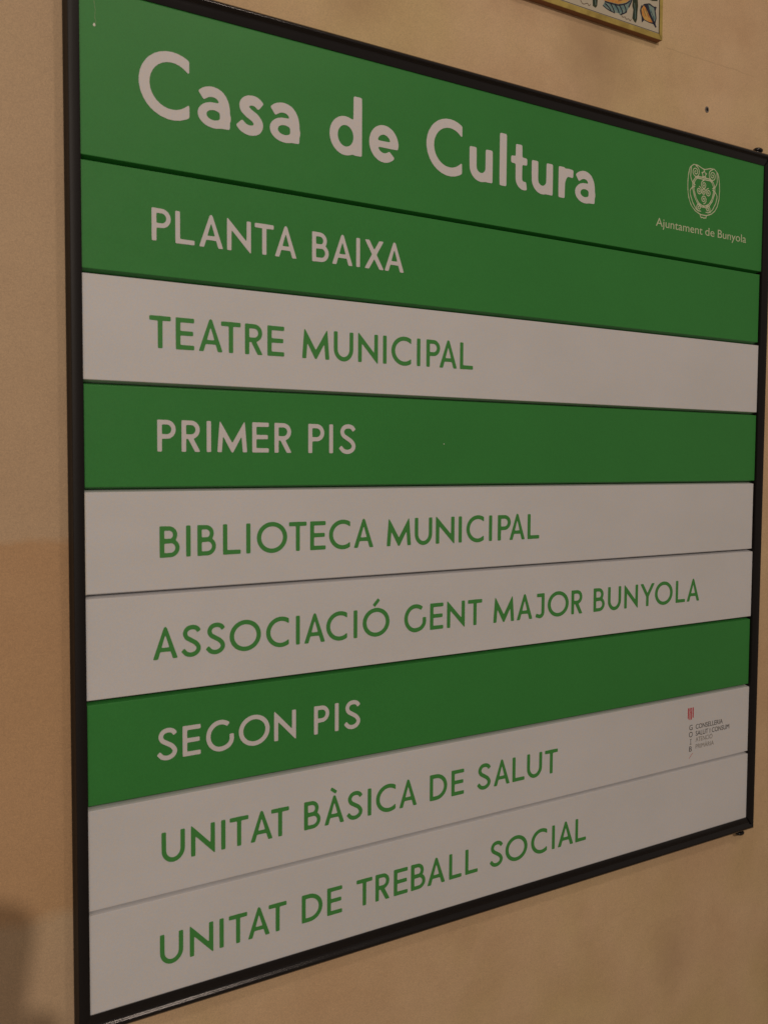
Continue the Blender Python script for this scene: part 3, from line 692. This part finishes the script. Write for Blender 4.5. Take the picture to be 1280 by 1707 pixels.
def brush(dx, dy):
    for P, wq in (([(-.0405, .0365), (-.043, .029), (-.0400, .0215), (-.0395, .0150)], .0006), ([(-.0352, .0392), (-.0300, .0335), (-.0240, .0262), (-.0170, .0185), (-.0125, .0145)], .0013),
                  ([(-.0262, .0420), (-.0175, .0398), (-.0135, .0408)], .0008), ([(-.0150, .0370), (-.0128, .0270), (-.0145, .0195)], .0006),
                  ([(-.0230, .0330), (-.0190, .0285), (-.0165, .0235)], .0004), ([(-.1120, .0190), (-.1050, .0165), (-.0980, .0152), (-.0900, .0146)], .0006),
                  ([(-.0650, .0280), (-.0612, .0345), (-.0590, .0400)], .0010), ([(-.0800, .0150), (-.0735, .0180), (-.0680, .0215)], .0007)):
        squig(P, wq, dx, dy, 'painted_stroke', NAVY)
    for P in ([(-.0375, .0330), (-.0350, .0280), (-.0320, .0240)], [(-.0330, .0330), (-.0300, .0285), (-.0265, .0240)], [(-.100, .030), (-.095, .034), (-.088, .035)], [(-.085, .031), (-.078, .034), (-.072, .039)]):
        squig(P, .0004, dx, dy, 'painted_stroke', BRN)
    for P in ([(-.0545, .036), (-.0530, .027), (-.0525, .016)], [(-.1255, .022), (-.1245, .016)]):
        squig(P, .0004, dx, dy, 'painted_stroke', TEAL)
brush(0, 0); brush(-0.17, 0.004)
motif(0, 0); motif(-0.17, 0.004)
slab('painted_leaf', [(-0.0263, 0.0474), (-0.0203, 0.0472), (-0.0104, 0.0494), (-0.0110, 0.060), (-.024, .058)], DGR, 0.00012, 0.0005)
for k, (ux, vx) in enumerate(((-.03, .10), (-.09, .11), (-.15, .10), (-.21, .11), (-.27, .10), (-.33, .11), (-.05, .19), (-.12, .20), (-.19, .19), (-.26, .20), (-.34, .19))):
    P = [(ux + .022*math.cos(q*math.pi/6)*(1+.25*(q % 2)), vx + .022*math.sin(q*math.pi/6)*(1+.25*(q % 2))) for q in range(12)]
    slab('painted_flower', P, (ORG, TEAL, DGR)[k % 3], 0.00012, 0.0005)

# ------------------------------------------------------------------ wall plug in the plaster right of the plaque
plug = empty('wall_plug', W(0.8895, -0.0644, WZ), 'small grey screw plug in the bare wall between plaque and frame corner', 'wall plug')
PLG = mat('grey_plastic', (0.20, 0.18, 0.17), 0.5, 0.4); HOL = mat('hole_dark', (0.012, 0.010, 0.010), 0.9, 0.1)
bm = bmesh.new(); R1, R2 = 0.0040, 0.0024; rings = []
for rr, yy in ((R1, 0.0), (R1*0.95, -0.0007), (R2, -0.0009), (R2*0.9, -0.0001)):
    rings.append([bm.verts.new((rr*math.cos(q*math.pi/9)*(1+.06*math.sin(3*q)), yy, rr*1.15*math.sin(q*math.pi/9)*(1+.05*math.cos(2*q)))) for q in range(18)])
for a, b_ in zip(rings, rings[1:]):
    for k in range(18): bm.faces.new((a[k], a[(k+1) % 18], b_[(k+1) % 18], b_[k]))
bmesh.ops.recalc_face_normals(bm, faces=bm.faces)
obj('collar', bm, PLG, plug)
bm = bmesh.new(); bm.faces.new([bm.verts.new((R2*1.02*math.cos(-q*math.pi/9), -0.0003, R2*1.2*math.sin(-q*math.pi/9))) for q in range(18)])
obj('hole_shade_disc', bm, HOL, plug)  # flat dark disc stands in for the shade inside the plug's hole

# ------------------------------------------------------------------ the photographer, behind the camera: only the shadow falls into the picture
SKIN = mat('skin', (0.50, 0.30, 0.20), 0.6, 0.4); COAT = mat('dark_blue_cloth', (0.03, 0.04, 0.08), 0.9, 0.2)
TROU = mat('grey_cloth', (0.06, 0.06, 0.06), 0.9, 0.2); HAIRM = mat('brown_hair', (0.04, 0.025, 0.015), 0.7, 0.3)
person = empty('person', W(-0.45, 1.99, -1.36), 'person in a dark jacket holding up a phone, whose shadow falls at the lower left', 'person')
PI_ = person.matrix_basis.inverted()
cm = Vector(CAMP); cr_, cd_, cf_ = Vector(RM[0]), Vector(RM[1]), Vector(RM[2])
def ph(r_, d_, f_): return cm + cr_*r_ + cd_*d_ + cf_*f_        # phone-centred sign coordinates
def skin(name, nodes, edges, m_, lev=2):
    me = bpy.data.meshes.new(name); me.from_pydata([PI_ @ W(*p[:3]) for p in nodes], edges, []); 
    o = obj(name, me, m_, person)
    md = o.modifiers.new('skin', 'SKIN'); md.use_smooth_shade = True
    for k, p in enumerate(nodes):
        sv = me.skin_vertices[0].data[k]; sv.radius = (p[3], p[4] if len(p) > 4 else p[3]); sv.use_root = (k == 0)
    sb = o.modifiers.new('sub', 'SUBSURF'); sb.levels = lev; sb.render_levels = lev
    return o
hr = ph(0.002, 0.105, -0.030); hl_ = ph(-0.085, 0.105, -0.030)   # wrists' end of each hand
nodes = [(-.45, 1.06, -1.38, .13, .10), (-.45, .90, -1.38, .125, .095), (-.45, .72, -1.38, .15, .10), (-.45, .625, -1.375, .06), (-.45, .56, -1.36, .055),
         (-.50, .485, -1.33, .078, .09), (-.50, .41, -1.33, .075, .09),
         (-.28, .665, -1.37, .060), (-.23, .86, -1.27, .046), (-.235, .66, -1.02, .032), (-.240, .615, -.965, .026),
         (-.62, .665, -1.37, .060), (-.66, .86, -1.22, .046), (hl_.x-.05, hl_.y+.13, hl_.z-.06, .034), (hl_.x, hl_.y+.03, hl_.z, .026),
         (-.36, 1.16, -1.38, .095), (-.35, 1.52, -1.37, .062), (-.35, 1.90, -1.39, .045), (-.35, 1.955, -1.27, .036),
         (-.54, 1.16, -1.38, .095), (-.55, 1.52, -1.37, .062), (-.55, 1.90, -1.39, .045), (-.55, 1.955, -1.27, .036)]
edges = [(0,1),(1,2),(2,3),(3,4),(4,5),(5,6),(2,7),(7,8),(8,9),(9,10),(2,11),(11,12),(12,13),(13,14),(0,15),(15,16),(16,17),(17,18),(0,19),(19,20),(20,21),(21,22)]
body = skin('body', nodes, edges, COAT)
# hands: palm and five fingers each, closed on the phone's edges
for sgn, off in ((-1, 0.0), (1, 0.036)):
    ex = 0.002 if sgn == 1 else -0.078
    pn = [ph(ex, .130+off, -.030), ph(ex + sgn*.010, .095+off, -.024), ph(ex + sgn*.012, .060+off, -.020)]
    nd = [(*p, r_) for p, r_ in zip(pn, (.022, .024, .020))]; ed = [(0, 1), (1, 2)]
    for k, (dy, ln) in enumerate(((.040, .9), (.058, 1.0), (.076, .95), (.094, .8))):
        b0 = len(nd)
        for (rr, ff, ra) in ((.014, -.012, .0095), (.017, .004, .0088), (.002, .012, .0080), (-.016*ln, .011, .0070)):
            p = ph(ex + sgn*rr, dy+off, ff - .006); nd.append((*p, ra))
        ed += [(2 if k < 2 else 1, b0), (b0, b0+1), (b0+1, b0+2), (b0+2, b0+3)]
    b0 = len(nd)
    for (rr, dd, ra) in ((.002, .075, .011), (-.008, .055, .0105), (-.016, .034, .0090)):
        p = ph(ex + sgn*rr, dd+off, -.030); nd.append((*p, ra))
    ed += [(1, b0), (b0, b0+1), (b0+1, b0+2)]
    skin('hand', nd, ed, SKIN)
bm = bmesh.new(); bmesh.ops.create_uvsphere(bm, u_segments=24, v_segments=16, radius=1)
for q in bm.verts:
    q.co = PI_ @ W(-.50 + q.co.x*.088, .425 - q.co.z*.095*(1 if q.co.z > -.2 else .7), -1.345 + q.co.y*.098)
hair = obj('hair', bm, HAIRM, person); smooth(hair, 80)
phone = empty('mobile_phone', W(*ph(-0.022, 0.045, -0.012)), 'black mobile phone held up in front of the sign by the photographer', 'phone')
PHI = phone.matrix_basis.inverted(); PHM = mat('black_phone_glass', (0.02, 0.02, 0.022), 0.15, 0.5)
bm = bmesh.new(); outl = []
PR = 0.019
def prot(a, b_):
    th = math.radians(8); return (-0.036 + a*math.cos(th) - b_*math.sin(th), 0.056 + a*math.sin(th) + b_*math.cos(th))
for cx_, cy_, a0 in ((.018, -.058, 0), (-.018, -.058, 90), (-.018, .058, 180), (.018, .058, 270)):
    for q in range(6):
        a = math.radians(a0 + 90*q/5); outl.append((cx_ + PR*math.cos(a), cy_ - PR*math.sin(a)))
A_ = [bm.verts.new(PHI @ W(*ph(*prot(a, b_), -0.008))) for a, b_ in outl]; B_ = [bm.verts.new(PHI @ W(*ph(*prot(a, b_), -0.017))) for a, b_ in outl]
for k in range(24): bm.faces.new((A_[k], A_[(k+1) % 24], B_[(k+1) % 24], B_[k]))
bm.faces.new(A_); bm.faces.new(B_[::-1]); bmesh.ops.recalc_face_normals(bm, faces=bm.faces)
obj('phone_body', bm, PHM, phone)
